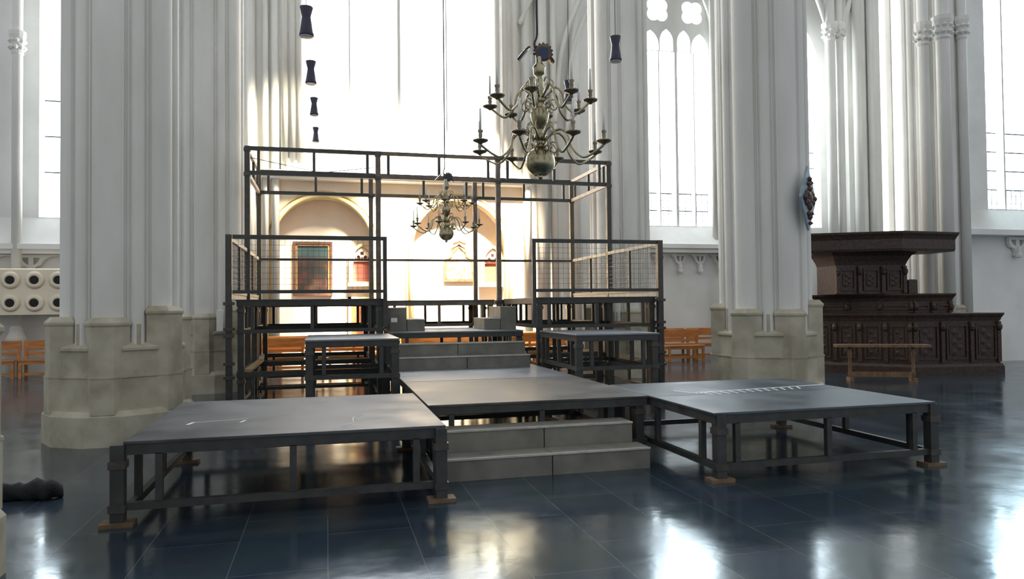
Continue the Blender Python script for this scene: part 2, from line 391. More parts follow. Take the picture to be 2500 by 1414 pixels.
# nearer right-hand bay: wall, window, pier
YR = 14.95
wr0 = at(2388, 515, YR+.3).x
win_rr = arch(wr0, wr0+3.2, at(2450, 515, YR+.3).z, 9.6, 3.0)
struct('wall_right_bay', MB().plate([(14.9, 0), (24, 0), (24, WT), (14.9, WT)], [win_rr], YR, YR+.5), M['plaster'])
wz = at(2450, 515, YR+.3).z
struct('pane_light_blocker', box(15.6, 24, YR+.52, YR+.6, 0, WT), M['plaster'])  # unseen plate added to stop the pane's light spilling behind
window(win_rr, YR, M['glass_r'], [(at(2447, 500, YR+.2).x, .1), (wr0+1.9, .12)], [wz+.55+.5*k for k in range(4)], grid=(.16, .2, 0, wz+.55))
b = MB(); zc = at(2450, 575, YR-.3).z
b.add([(15.3, YR-.001, wz-.02), (23, YR-.001, wz-.02), (23, YR-.4, zc+.14), (15.3, YR-.4, zc+.14), (15.3, YR-.001, zc+.14), (23, YR-.001, zc+.14)], [(0, 1, 2, 3), (3, 2, 5, 4), (0, 3, 4), (1, 5, 2), (0, 4, 5, 1)])
struct('trim_13', b, M['stone'])
struct('trim_14', box(15.3, 23, YR-.46, YR-.002, zc, zc+.13), M['plaster'])
blind_tracery('trim_15', at(2475, 600, YR).x, 3, 1.1, zc-.01, YR-.02, .5)

# ------------------------------------------------------------------ piers of bundled shafts
def shaft_profile(R=.66):
    pts = []
    for k in range(360):
        t = 2*PI*k/360; deg = (k+.5) % 60; t = math.radians(k+.5)
        r = R*.905
        d = abs(deg-30)
        if d < 14: r = R*.925+R*.075*math.sqrt(1-(d/14)**2)
        elif d < 16: r = R*.945
        elif d < 19: r = R*.875
        d2 = min(deg, 60-deg)
        if d2 < 6.0: r = R*.925+R*.05*math.sqrt(1-(d2/6.0)**2)
        elif d2 < 7.2: r = R*.93
        elif d2 < 9.5: r = R*.88
        pts.append((r*math.cos(t), r*math.sin(t)))
    return pts
def build_pier():
    r = thing('pillar', None, None, (0, 0, 0), kind='structure')
    MB().prism(shaft_profile(), .9, WT).build('shaft', M['stone'], r)
    b = MB(); o8 = lambda R: regular(12, R, PI/12)
    b.prism(o8(.83), 0, .34); b.prism(o8(.83), .34, .40, o8(.78))
    b.prism(o8(.715), .40, .77); b.prism(o8(.73), .77, .79); b.prism(o8(.70), .79, 1.08)
    b.prism(o8(.725), 1.08, 1.11); b.prism(o8(.725), 1.11, 1.18, o8(.60))
    b.build('plinth', M['base'], r)
    hs = [1.43, 1.56, 1.48, 1.44, 1.52, 1.44]
    for k in range(6):
        a = -PI/2+k*PI/3; cx, cy = .585*math.cos(a), .585*math.sin(a); h = hs[k]
        p = MB(); q = lambda R: regular(6, R, a+PI/6, cx, cy)
        p.prism(q(.245), .36, .77); p.prism(q(.252), .77, .79); p.prism(q(.235), .79, h-.08); p.prism(q(.235), h-.08, h-.055, q(.252)); p.prism(q(.252), h-.055, h-.03); p.prism(q(.252), h-.03, h+.03, q(.19))
        p.build('pedestal', M['base'], r)
        a2 = a+PI/6; p = MB(); p.prism(regular(6, .07, a2, .585*math.cos(a2), .585*math.sin(a2)), 1.1, h-.05).build('small_pedestal', M['base'], r)
    return r
piers = [(-2.45, 9.85), (6.39, 9.62), (-2.20, 14.95), (6.33, 15.0), (-2.648, 4.72), (14.75, 14.95)]
pier = build_pier()
for i, (x, y) in enumerate(piers):
    o = pier if i == 0 else copy_tree(pier); o.location = (x, y, 0)
    tag(o, ['massive pale clustered stone pier left of the stage', 'pale clustered stone pier right of the stage carrying a carved shield', 'pale stone pier behind the left pier, beside the scaffold',
            'white stone pier behind the right end of the scaffold', 'stone pier whose plinth just shows at bottom left corner', 'grey stone pier behind the dark oak pulpit'][i], None)

# wall shafts (responds) along the walls, each one its own
def respond(name, x, y, r, z0, z1, label=None, cap=None, m='stone', base=True):
    t = thing(name, label, None, (x, y, 0), kind='structure')
    MB().lathe([(r, z0), (r, z1)], (x, y, 0), 16).build('shaft', M[m], t, True)
    if cap:
        b = MB(); b.lathe([(r, cap-.05), (r*1.25, cap), (r*1.1, cap+.06), (r*1.35, cap+.3), (r*1.65, cap+.42), (r*1.65, cap+.52)], (x, y, 0), 12)
        for k in range(8):
            for zz in (.12, .28): b.lathe([(.01, -.05), (.06, 0), (.01, .06)], (x+r*1.35*math.cos(k*PI/4+zz), y+r*1.35*math.sin(k*PI/4+zz), cap+zz), 6)
        b.build('capital', M[m], t)
    if base: MB().lathe([(r*1.9, 0), (r*1.9, .9), (r*1.3, 1.05), (r*1.3, 1.12), (r, 1.2)], (x, y, 0), 12).build('base', M[m], t)
    return t
for px in (697, 716, 733):
    p = at(px, 300, YB-.25); respond('wall_shaft', p.x-.02, p.y, .095, 5.14, WT, base=False)
for px in (1214, 1234, 1258):
    p = at(px, 300, YB-.25); respond('wall_shaft', p.x, p.y, .09, 5.14, WT, base=False)
for px, rr in ((612, .12), (648, .08), (672, .10)):
    p = at(px, 300, YB-.2); respond('wall_shaft', p.x, p.y, rr, 0, WT, base=False)
for px, rr in ((1285, .12), (1322, .17), (1352, .10), (1403, .14)):
    p = at(px, 300, YB-.2); respond('wall_shaft', p.x, p.y, rr, 0, WT, base=False)
respond('wall_shaft', at(42, 300, 19.55).x, 19.55, .11, 0, WT, cap=at(42, 100, 19.55).z-.3)
for px, rr, cp in ((2030, .15, 75), (2052, .12, 75), (2095, .13, None), (2128, .10, None)):
    p = at(px, 300, 19.35); respond('wall_shaft', p.x, p.y, rr, 0, WT, cap=(at(px, cp, 19.35).z-.3) if cp else None)
a_ = at(2068, 300, 19.6).x; b_ = at(2148, 300, 19.6).x
struct('wall_right_pier', MB().prism([(a_, 19.99), (a_, 19.55), (a_+.3, 19.4), (a_+.55, 19.4), (a_+.7, 19.5), (b_-.35, 19.4), (b_, 19.55), (b_, 19.99)], 0, WT), M['stone'])
for px, cp in ((1742, None), (1755, None)):
    p = at(px, 300, 19.7); respond('wall_shaft', p.x, p.y, .08, 3.33 if px < 1750 else 0, WT, base=False)
for px, yy, rr, cp in ((2258, 14.15, .12, 85), (2306, 14.1, .15, 70), (2352, 14.3, .11, 70)):
    p = at(px, 300, yy); respond('wall_shaft', p.x, p.y, rr, 0, WT, cap=at(px, cp, yy).z-.25)
# vault ribs springing in the bay right of the big window
for k, (p0, p1, p2) in enumerate([((1355, 300), (1375, 110), (1440, -60)), ((1385, 320), (1400, 120), (1470, -40)), ((1268, 60), (1300, -10), (1360, -120)), ((2022, 80), (2000, 10), (1950, -120)), ((2060, 80), (2075, 0), (2110, -120))]):
    y = 19.7 if k < 3 else 19.4
    b = MB(); b.tube(spline([at(*p0, y), at(*p1, y), at(*p2, y-.4)], 10), .07, 8)
    struct('vault_rib_trim_%d' % (16+k), b, M['stone'], True)

# ------------------------------------------------------------------ staging
def module(label, x0, x1, y0, y1, z, drop=.5, deck='deck', legs=None, group=None, leg_z0=0., plates=True, big=False, steel='steel', name='stage_platform', cat='stage platform', sides='FBLR', mid=True):
    t = thing(name, label, cat, ((x0+x1)/2, (y0+y1)/2, leg_z0), group)
    S = M[steel]
    zt = z-.02 if deck else z
    if deck: MB().cbox(x0, x1, y0, y1, z-.02, z, .004).build('deck_board', M[deck], t)
    w = .05; i = .012
    X0, X1, Y0, Y1 = x0+i, x1-i, y0+i, y1-i
    zb = z-drop
    def side(a, b):
        a, b = Vector(a), Vector(b); d = (b-a).normalized(); L = (b-a).length
        MB().beam(a+Vector((0, 0, zt-.04)), b+Vector((0, 0, zt-.04)), w, .08).build('top_rail', S, t)
        MB().beam(a+Vector((0, 0, zb+.03)), b+Vector((0, 0, zb+.03)), w, .055).build('bottom_rail', S, t)
        us = [.22, L-.22]+([L/2] if mid and L > 1.6 else [])
        for s_ in us:
            p = a+d*s_
            MB().beam(p+Vector((0, 0, zb+.055)), p+Vector((0, 0, zt-.075)), w, .05, d).build('upright', S, t)
    h = w/2
    if 'F' in sides: side((X0, Y0+h, 0), (X1, Y0+h, 0))
    if 'B' in sides: side((X0, Y1-h, 0), (X1, Y1-h, 0))
    if 'L' in sides: side((X0+h, Y0+w, 0), (X0+h, Y1-w, 0))
    if 'R' in sides: side((X1-h, Y0+w, 0), (X1-h, Y1-w, 0))
    for (lx, ly) in (legs or []):
        z_ = leg_z0+(.03 if plates else 0)
        b = MB(); b.box(lx-.045, lx+.045, ly-.045, ly+.045, z_, zt-.001)
        lg = b.build('leg', S, t)
        for cz in (zt-.17, zb): MB().box(lx-.056, lx+.056, ly-.056, ly+.056, cz, cz+.055).build('clamp', M['steel_edge'], lg)
        px_, py_ = (.11, .07) if big else (.06, .06)
        if plates: MB().box(lx-px_, lx+px_, ly-py_, ly+py_, 0, .03).build('foot_plate', M['raw_dark'] if big else M['steel_edge'], lg)
    return t
PL = 'low stage platforms'
module('low dark stage platform nearest the camera, left of the front steps', -1.42, .915, 5.75, 8.0, .6, legs=[(-1.455, 5.765), (.875, 5.765), (-1.37, 7.93), (.83, 7.93)], group=PL, big=True)
rp = module('low dark stage platform on the right, marked with white tape', 3.245, 5.57, 5.66, 8.05, .6, deck='deck_blue', legs=[(3.31, 5.70), (5.545, 5.70), (3.33, 7.98), (5.5, 7.98)], group=PL, big=True)
module('middle dark stage platform directly behind the front grey steps', .935, 3.225, 6.945, 9.2, .6, deck='deck_brown', legs=[(1.0, 7.02), (3.14, 7.02), (1.0, 9.12), (3.14, 9.12)], group=PL)
module('blue-grey stage platform in the aisle at the foot of upper steps', .935, 3.225, 9.22, 11.43, .6, deck='deck2', legs=[(1.0, 9.30), (3.14, 9.30), (1.0, 11.36), (3.14, 11.36)], group=PL)
module('narrow raised platform left of the upper steps', -.27, .90, 9.3, 11.04, 1.15, deck='deck2', legs=[(-.215, 9.36), (.845, 9.36), (-.215, 10.98), (.845, 10.98)], group='raised side platforms')
module('narrow raised platform right of the upper steps', 3.27, 4.50, 9.3, 11.04, 1.15, deck='deck2', legs=[(3.325, 9.36), (4.44, 9.36), (3.325, 10.98), (4.44, 10.98)], group='raised side platforms')
module('high middle platform at the top of the upper steps', .99, 3.13, 11.47, 13.40, 1.15, deck='deck2', legs=[(1.06, 11.56), (3.06, 11.56), (1.06, 13.33), (3.06, 13.33)], group='high stage platforms')
G2 = 'frames carrying the high side decks'; G3 = 'high stage platforms'
for (sx, a, b_) in (('left', -1.29, .865), ('right', 3.27, 5.38)):
    c4 = lambda y0, y1: [(a+.07, y0+.07), (b_-.07, y0+.07), (a+.07, y1-.07), (b_-.07, y1-.07)]
    module('open steel base frame under the front of the %s high deck' % sx, a, b_, 11.22, 13.42, .62, deck=None, legs=c4(11.22, 13.42), group=G2, name='steel_base_frame', cat='steel frame')
    module('open steel base frame under the back of the %s high deck' % sx, a, b_, 13.58, 15.68, .62, deck=None, legs=c4(13.58, 15.68), group=G2, name='steel_base_frame', cat='steel frame')
    module('high dark platform behind the %s front mesh fence' % sx, a, b_, 11.22, 13.42, 1.68, legs=c4(11.22, 13.42), group=G3, leg_z0=.622, plates=False)
    module('high rear platform at the back of the %s scaffold bay' % sx, a, b_, 13.58, 15.68, 1.67, legs=c4(13.58, 15.68), group=G3, leg_z0=.622, plates=False)
module('high rear platform across the middle scaffold bay', .99, 3.13, 13.58, 15.68, 1.67, legs=[(1.07, 13.66), (3.05, 13.66), (1.07, 15.60), (3.05, 15.60)], group=G3, steel='steel_glare')

# white tape ladder on the right-hand platform and tape scraps on the left one
b = MB(); zT = .6015
b.beam((3.80, 7.02, zT), (5.55, 7.24, zT), .03, .002)
for k in range(12):
    x = 3.86+k*.118; b.beam((x, 7.03+.0155*k, zT), (x+.03-.012*k, 6.80+.016*k, zT), .018, .002)
b.beam((3.66, 7.24, zT), (3.80, 6.95, zT), .03, .002); b.beam((3.80, 6.95, zT), (4.0, 7.02, zT), .025, .002)
tp = b.build('tape_marking', M['tape'], rp); tp['label'] = 'white tape line with short rungs'
MB().box(3.26, 5.55, 6.86, 6.866, .6002, .601).build('deck_joint', M['hole'], rp)
lp = [o for o in COL.objects if o.name == 'stage_platform'][0]
MB().beam((-1.11, 6.42, zT), (-1.08, 6.54, zT), .025, .002).beam((-.70, 6.42, zT), (-.67, 6.52, zT), .02, .002).beam((-1.07, 6.53, zT), (-.66, 6.62, zT), .006, .002).tube(spline([(.1, 5.95, zT), (.2, 6.1, zT), (.22, 6.4, zT), (.3, 6.5, zT)]), .004, 4).build('tape_marking', M['tape'], lp)

# ------------------------------------------------------------------ grey step boxes
def step_box(label, x0, x1, y0, y1, z0, z1, group, sticker=False):
    t = thing('step_box', label, 'step', ((x0+x1)/2, (y0+y1)/2, z0), group)
    MB().box(x0, x1, y0, y1, z0, z1-.02).build('riser', M['step'], t)
    MB().cbox(x0-.004, x1+.004, y0-.006, y1, z1-.02, z1, .006).build('tread', M['step'], t)
    MB().box(x0-.005, x1+.005, y0-.009, y0+.012, z1-.016, z1+.0008).build('nosing', M['step_edge'], t)
    if sticker:
        s = MB().box(x0+.01, x0+.11, y0-.004, y0-.001, z1-.24, z1-.17).build('sticker', M['tape'], t); s['label'] = 'white paper sticker'
    return t
G = 'grey step boxes of the front stair'
step_box('left box of the lowest grey step on the floor', .965, 1.985, 6.35, 6.645, 0, .197, G)
step_box('right box of the lowest grey step on the floor', 1.995, 2.955, 6.35, 6.645, 0, .197, G)
step_box('left box of the second grey step of the front stair', .965, 2.0, 6.655, 6.94, 0, .395, G)
step_box('right box of the second grey step of the front stair', 2.01, 2.91, 6.655, 6.94, 0, .395, G)
G = 'grey step boxes of the upper stair'
step_box('left box of the lower grey step on the blue-grey platform', 1.02, 2.06, 10.87, 11.145, .6005, .79, G)
step_box('right box of the lower grey step on the blue-grey platform', 2.07, 3.06, 10.87, 11.145, .6005, .79, G)
step_box('left box of the upper grey step below the high platform', 1.02, 1.97, 11.155, 11.425, .6005, .98, G)
step_box('right box of the upper grey step below the high platform', 1.98, 3.06, 11.155, 11.425, .6005, .98, G)
G = 'grey step boxes leading to the side decks'
step_box('low grey box on the high platform, left side', 1.27, 1.56, 11.9, 12.8, 1.1505, 1.345, G)
step_box('tall grey box with a white sticker on the high platform', 1.0, 1.26, 11.9, 12.8, 1.1505, 1.54, G, True)
step_box('low grey box on the high platform, right side', 2.56, 2.83, 11.9, 12.8, 1.1505, 1.345, G)
step_box('tall grey box without sticker on the high platform, right side', 2.84, 3.11, 11.9, 12.8, 1.1505, 1.54, G)

# ------------------------------------------------------------------ tall scaffold
sf = thing('scaffold', 'tall dark steel scaffold with ladder beams around the stage back', 'scaffold', (2.05, 14.6, 0))
PX = [-1.35, .925, 3.195, 5.46]; ZT = 4.42; ZB = 3.95
for y in (13.5, 15.75):
    for x in PX:
        p = MB().box(x-.045, x+.045, y-.045, y+.045, .02, ZT).build('post', M['steel_glare' if abs(x-2.06) < 1.5 else 'steel'], sf)
        for z in (.06, 1.12, 1.62, ZB-.03, ZT-.06): MB().box(x-.056, x+.056, y-.056, y+.056, z-.03, z+.03).build('coupler', M['steel_edge'], p)
        MB().box(x-.06, x+.06, y-.06, y+.06, 0, .02).build('base_plate', M['steel_edge'], p)
    for i in range(3):
        for z in (ZT-.035, ZB): MB().beam((PX[i]+.045, y, z), (PX[i+1]-.045, y, z), .05, .07).build('rail', M['steel_glare' if i == 1 else 'steel'], sf)
        L = PX[i+1]-PX[i]
        for s in (.19, L/2, L-.19): MB().beam((PX[i]+s, y, ZB+.035), (PX[i]+s, y, ZT-.07), .05, .05).build('upright', M['steel'], sf)
for x in PX:
    if x in (PX[0], PX[3]):
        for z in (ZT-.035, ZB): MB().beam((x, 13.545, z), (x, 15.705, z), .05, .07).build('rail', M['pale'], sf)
        for y in (13.75, 14.62, 15.5): MB().beam((x, y, ZB+.035), (x, y, ZT-.07), .05, .05).build('upright', M['steel'], sf)
for i in range(3): MB().beam((PX[i]+.045, 15.75, 2.56), (PX[i+1]-.045, 15.75, 2.56), .045, .05).build('guard_rail', M['steel_glare' if i == 1 else 'steel'], sf)
b = MB()
b.tube([(-1.3, 13.5, 4.22), (-.1, 13.5, 3.99), (.85, 13.5, 4.12)], .006, 5)
b.build('tie_wire', M['cable'], sf)

# ------------------------------------------------------------------ mesh fences
def fence(label, a, b_, z0, z1, posts, side=False, group='wire mesh fences on the high decks'):
    a, b_ = Vector(a), Vector(b_); d = (b_-a).normalized(); L = (b_-a).length
    t = thing('mesh_fence', label, 'fence', ((a.x+b_.x)/2, (a.y+b_.y)/2, z0), group)
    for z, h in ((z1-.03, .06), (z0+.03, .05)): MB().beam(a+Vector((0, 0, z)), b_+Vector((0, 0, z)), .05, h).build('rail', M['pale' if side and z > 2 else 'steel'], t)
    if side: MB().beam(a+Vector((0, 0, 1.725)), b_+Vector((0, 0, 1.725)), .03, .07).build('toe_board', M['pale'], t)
    for (s, zl, zh, w) in posts:
        p = a+d*s; o = MB().box(p.x-w/2, p.x+w/2, p.y-w/2, p.y+w/2, zl, zh).build('post', M['steel'], t)
        if zl < .5:
            for z in (.1, .55, .75, 1.15, 1.25, 1.62): MB().box(p.x-w/2-.03, p.x+w/2+.03, p.y-w/2-.015, p.y+w/2+.015, z-.022, z+.022).build('coupler', M['steel_edge'], o)
            MB().box(p.x-.06, p.x+.06, p.y-.06, p.y+.06, 0, .02).build('base_plate', M['steel_edge'], o)
    m = MB(); n = int(L/.08)
    for k in range(1, n): m.beam(a+d*(L*k/n)+Vector((0, 0, z0+.055)), a+d*(L*k/n)+Vector((0, 0, z1-.06)), .0038, .0038)
    nz = int((z1-z0-.11)/.08)
    for k in range(1, nz): z = z0+.055+(z1-z0-.115)*k/nz; m.beam(a+Vector((0, 0, z)), b_+Vector((0, 0, z)), .0038, .0038)
    m.build('wire_mesh', M['steel'], t)
    return t
FY = 11.15
fence('wire mesh fence along the front of the left high deck', (-1.32, FY, 0), (.86, FY, 0), 1.76, 2.62, [(-.05, .02, 2.62, .085), (2.18, 1.25, 2.62, .06)])
fence('wire mesh fence along the front of the right high deck', (3.22, FY, 0), (5.36, FY, 0), 1.76, 2.62, [(2.19, .02, 2.62, .09), (0, 1.25, 2.62, .06)])
fence('wire mesh fence down the outer side of left high deck', (-1.37, FY+.08, 0), (-1.37, 13.42, 0), 1.76, 2.60, [(1.2, 1.80, 2.56, .045)], True)
fence('rear wire mesh fence on the outer side behind the left post', (-1.37, 13.58, 0), (-1.37, 15.66, 0), 1.76, 2.60, [(1.0, 1.80, 2.56, .045)], True)
fence('wire mesh fence down the outer side of right high deck', (5.43, FY+.08, 0), (5.43, 13.42, 0), 1.76, 2.60, [(1.2, 1.80, 2.56, .045)], True)
fence('rear wire mesh fence on the outer side behind the right post', (5.47, 13.58, 0), (5.47, 15.66, 0), 1.76, 2.60, [(1.0, 1.80, 2.56, .045)], True)
# loose timber along the left scaffold side
tag(MB().box(-1.17, -1.07, 11.23, 13.41, .6205, .66).build('timber_board', M['raw']), 'pale timber board lying on the left side of scaffold base frame', 'board')

# ------------------------------------------------------------------ chandeliers
def chandelier():
    t = thing('chandelier', 'large brass two-tier chandelier hanging nearest over the stage', 'chandelier', (0, 0, 0), 'brass chandeliers')
    B = M['brass']
    prof = [(.005, -.165), (.018, -.15), (.03, -.135), (.018, -.122), (.04, -.115)]
    prof += [(.137*math.sin(PI*k/16), -.137*math.cos(PI*k/16)*1.0+.005) for k in range(2, 15)]
    MB().lathe(prof, n=28).build('ball', B, t, True)
    MB().lathe([(.05, .13), (.065, .15), (.04, .165), (.035, .2), (.055, .22), (.05, .26), (.03, .28), (.04, .31), (.065, .36), (.085, .42), (.09, .46), (.075, .475), (.078, .49), (.05, .5), (.035, .53), (.045, .56), (.06, .58), (.04, .61), (.035, .65), (.05, .68), (.035, .71), (.04, .76), (.03, .80), (.052, .82), (.055, .86), (.06, .89), (.045, .91), (.03, .93), (.03, .98), (.012, 1.0), (.012, 1.06)], n=20).build('stem', B, t, True)
    def tier(z, R, droop, ph):
        for k in range(8):
            a = ph+k*PI/4; c, s = math.cos(a), math.sin(a)
            P = [(.05, z), (.12, z+.07), (.21, z+.09), (.28, z+.03), (.31, z-.07), (.37, z-droop), (.45, z-droop-.03), (R-.02, z-droop+.05), (R, z-.06)]
            P = [(r*(R/.62 if r > .2 else 1), zz) for r, zz in P[:-2]]+P[-2:]
            b = MB(); b.tube(spline([(r*c, r*s, zz) for r, zz in P], 5), .011, 6)
            q = [(.06, z-.05), (.13, z-.02), (.17, z-.07), (.14, z-.12), (.10, z-.09), (.12, z-.06)]
            b.tube(spline([(r*c, r*s, zz) for r, zz in q], 4), .007, 5)
            q = [(.10, z+.06), (.13, z+.13), (.10, z+.17), (.07, z+.14)]
            b.tube(spline([(r*c, r*s, zz) for r, zz in q], 4), .006, 5)
            arm = b.build('arm', B, t, True)
            MB().lathe([(.012, -.03), (.02, -.02), (.06, -.005), (.072, .008), (.068, .012), (.02, .004), (.014, .03), (.02, .05), (.016, .07), (.024, .085), (.024, .1)], (R*c, R*s, z-.055), 14).build('drip_pan', M['brass_mid'], arm, True)
            MB().lathe([(.011, 0), (.010, .19), (.003, .2)], (R*c, R*s, z+.045), 8).build('candle', M['candle'], arm, True)
    tier(.20, .60, .15, .2); tier(.60, .47, .13, .35)
    def medallion(a, tilt, ctr, r):
        nx = Vector((math.cos(a)*math.cos(tilt), math.sin(a)*math.cos(tilt), math.sin(tilt)))
        b = MB(); b.lathe([(r*.7, -.012), (r, -.008), (r*1.02, .008), (r*.75, .014)], ctr, 20, nx)
        side = nx.cross(Vector((0, 0, 1))).normalized(); upv = side.cross(nx)
        for k in range(9):
            g = PI*(k/8-.5)*1.1; p = Vector(ctr)+(upv*math.cos(g)+side*math.sin(g))*r*1.05
            b.lathe([(.004, -.01), (.014, 0), (.004, .01)], p, 6, nx)
        o = b.build('medallion', M['brass_dark'], t)
        MB().lathe([(r*.66, -.015), (r*.68, .016)], ctr, 20, nx).build('medallion_disc', M['mirror'], o)
    medallion(-PI/2-.15, -.15, (.035, -.02, 1.02), .078)
    medallion(PI*.95, .75, (-.15, .0, 1.0), .08)
    medallion(-.15, .75, (.12, .06, 1.0), .06)
    MB().tube(spline([(-.02, .03, 1.05), (-.035, .03, 1.12), (-.01, .03, 1.2), (-.01, .03, 1.4)], 5)+[Vector((-.01, .03, 9.0))], .011, 6).build('suspension_rod', M['cable'], t)
    return t
ch = chandelier(); ch.location = (1.92, 6.4, 2.87)
c2 = copy_tree(ch); c2.location = (2.09, 12.9, 2.86); c2.rotation_euler = (0, 0, .22)
c2['label'] = 'farther brass chandelier hanging inside the scaffold opening'

# ------------------------------------------------------------------ pendant spot lamps
def lamp():
    t = thing('pendant_lamp', 'x', 'lamp', (0, 0, 0), 'hourglass pendant lamps')
    MB().lathe([(.066, .30), (.07, .295), (.045, .20), (.046, .19), (.070, .03), (.074, .028), (.076, .0), (.07, -.004)], n=24).build('shade', M['lampmetal'], t, True)
    MB().lathe([(.03, -.012), (.066, -.010), (.069, -.002)], n=20).build('lens', M['lampglass'], t)
    MB().tube([(0, 0, .3), (0, 0, 9)], .004, 5).build('cord', M['cable'], t)
    return t
lm = lamp()
spots = [(748, 88, 7.7, 'nearest and largest of the row of pendant lamps before big window'), (759, 204, 10., 'second hourglass lamp from the camera in the receding row'),
         (767, 281, 12.9, 'third hourglass lamp from the camera in the receding row'), (771, 346, 15.6, 'smallest and farthest hourglass lamp in the receding row'),
         (1503, 149, 8.2, 'hourglass pendant lamp right of the near chandelier'), (1389, 250, 9.5, 'hourglass pendant lamp behind right arms of the near chandelier')]
for i, (px, py, Y, lab) in enumerate(spots):
    o = lm if i == 0 else copy_tree(lm); p = at(px, py, Y); o.location = p; o['label'] = lab

# ------------------------------------------------------------------ pews
def pew(L):
    t = thing('wooden_pew', 'x', 'bench', (0, 0, 0), 'varnished pews along the back wall')
    W = M['pew']; h = L/2
    MB().cbox(-h, h, .36, .40, .64, .86, .01).build('backrest', W, t)
    MB().box(-h+.03, h-.03, .365, .395, .52, .59).build('lower_slat', W, t)
    MB().cbox(-h, h, -.02, .36, .40, .44, .01).build('seat', W, t)
    MB().box(-h+.04, h-.04, -.0, .03, .33, .395).build('apron', W, t)
    MB().box(-h+.04, h-.04, .02, .05, .08, .14).build('stretcher', W, t)
    for x in (-h+.05, 0, h-.05):
        MB().box(x-.03, x+.03, -.005, .055, 0, .395).build('leg', W, t)
        MB().box(x-.03, x+.03, .345, .399, 0, .64).build('leg', W, t)
    return t
pw = pew(2.1)
pews = [(-5.75, 18.7, 'varnished pew at far left under the cream panel with holes'), (-7.90, 18.7, 'varnished pew cut off by the left edge of the photo'),
        (-1.55, 17.3, 'varnished pew behind the left scaffold bay'), (.62, 17.3, 'varnished pew behind the left end of the middle scaffold bay'), (2.79, 17.3, 'varnished pew behind the middle of the stage steps'), (4.96, 17.3, 'varnished pew behind the right scaffold bay'),
        (8.88, 17.75, 'nearer varnished pew by the white wall, just right of scaffold'), (11.06, 18.6, 'farther varnished pew by the white wall, against the right pier'), (8.9, 18.6, 'varnished pew behind the nearer pew at the white wall'),
        (-1.1, 18.3, 'rear varnished pew behind the left scaffold bay, by the painting wall'), (1.07, 18.3, 'rear varnished pew seen between left fence end and steps'), (3.24, 18.3, 'rear varnished pew behind the middle scaffold bay'), (5.41, 18.3, 'rear varnished pew behind the right scaffold bay')]
for i, (x, y, lab) in enumerate(pews):
    o = pw if i == 0 else copy_tree(pw); o.location = (x, y, 0); o['label'] = lab

# ------------------------------------------------------------------ cream panel with black holes
p0 = at(0, 655, 19.0); p1 = at(135, 768, 19.0)
t = thing('vent_panel', 'cream wall box with rows of round black openings at far left', 'panel', ((p0.x+p1.x)/2, 19.2, p1.z))
xs = [at(26, 684, 19).x, at(85, 684, 19).x]; dx = xs[1]-xs[0]
MB().cbox(xs[0]-2.5*dx, xs[1]+1.5*dx, 19.0, 19.98, p1.z, p0.z, .03).build('housing', M['whitebox'], t)
for k in range(-2, 4):
    for zz in (at(50, 684, 19).z, at(50, 740, 19).z):
        x = xs[0]+k*dx if k < 3 else None
        if x is None: continue
        rg = MB(); rg.lathe([(.19, 0), (.20, .02), (.16, .035), (.10, .06), (.095, .0)], (x, 18.998, zz), 24, (0, -1, 0)); r_ = rg.build('collar', M['whitebox'], t, True)
        MB().lathe([(.085, 0), (.09, .062), (.01, .064)], (x, 18.998, zz), 20, (0, -1, 0)).build('opening', M['hole'], r_)

# ------------------------------------------------------------------ chapel fittings
YN = YB+.5
def picture(px0, py0, px1, py1, lab):
    a, c = at(px0, py0, YN), at(px1, py1, YN); t = thing('framed_painting', lab, 'painting', ((a.x+c.x)/2, YN, c.z))
    x0, x1, z0, z1 = a.x, c.x, c.z, a.z; fwid = .10
    MB().plate([(x0, z0), (x1, z0), (x1, z1), (x0, z1)], [[(x0+.07, z0+.07), (x1-.07, z0+.07), (x1-.07, z1-.07), (x0+.07, z1-.07)]], YN-.08, YN-.0).build('frame', M['darkframe'], t)
    MB().plate([(x0+.07, z0+.07), (x1-.07, z0+.07), (x1-.07, z1-.07), (x0+.07, z1-.07)], [[(x0+.12, z0+.12), (x1-.12, z0+.12), (x1-.12, z1-.12), (x0+.12, z1-.12)]], YN-.06, YN-.0).build('inner_frame', M['gold'], t)
    MB().box(x0+.12, x1-.12, YN-.03, YN-.001, z0+.12, z1-.12).build('canvas', M['painting'], t)
picture(715, 590, 812, 722, 'dark framed oil painting in the left arched recess')
def niche(name, px0, px1, pyt, pyb, lab):
    a, c = at(px0, pyt, YN), at(px1, pyb, YN); x0, x1, z0, z1 = a.x, c.x, c.z, a.z; m = (x0+x1)/2; w = x1-x0
    t = thing(name, lab, 'wall niche', (m, YN, z0), 'gothic tracery niches')
    zs = z1-w*.75
    MB().plate(arch(x0-.12, x1+.12, z0-.12, zs, w*.95), [arch(x0, x1, z0, zs, w*.85)], YN-.16, YN-.0).build('surround', M['ochre'], t)
    MB().box(x0+.02, x1-.02, YN-.04, YN-.001, z0, zs-.02).build('hanging', M['panel_red'], t)
    hol = [foil(m, zs+w*.36, w*.12, 4, PI/4)]+[foil(m+s*w*.2, zs+w*.12, w*.13, 3, PI/2) for s in (-1, 1)]+[circle(m+s*w*.33, zs-w*.02+.05, w*.06, 10) for s in (-1, 0, 1)]
    MB().plate(arch(x0+.01, x1-.01, zs-.05, zs, w*.83), hol, YN-.10, YN-.03).build('tracery', M['warm'], t)
    MB().plate(arch(x0+.01, x1-.01, zs-.05, zs, w*.83), [], YN-.02, YN-.002).build('backing', M['panel_red'], t)
    MB().box(x0-.15, x1+.15, YN-.22, YN-.0, z0-.13, z0-.04).build('shelf', M['warm'], t)
niche('tracery_niche', 862, 905, 603, 688, 'gothic tracery niche with maroon hanging right of the painting')
niche('tracery_niche', 1180, 1222, 608, 690, 'gothic tracery niche with maroon hanging in the right recess')
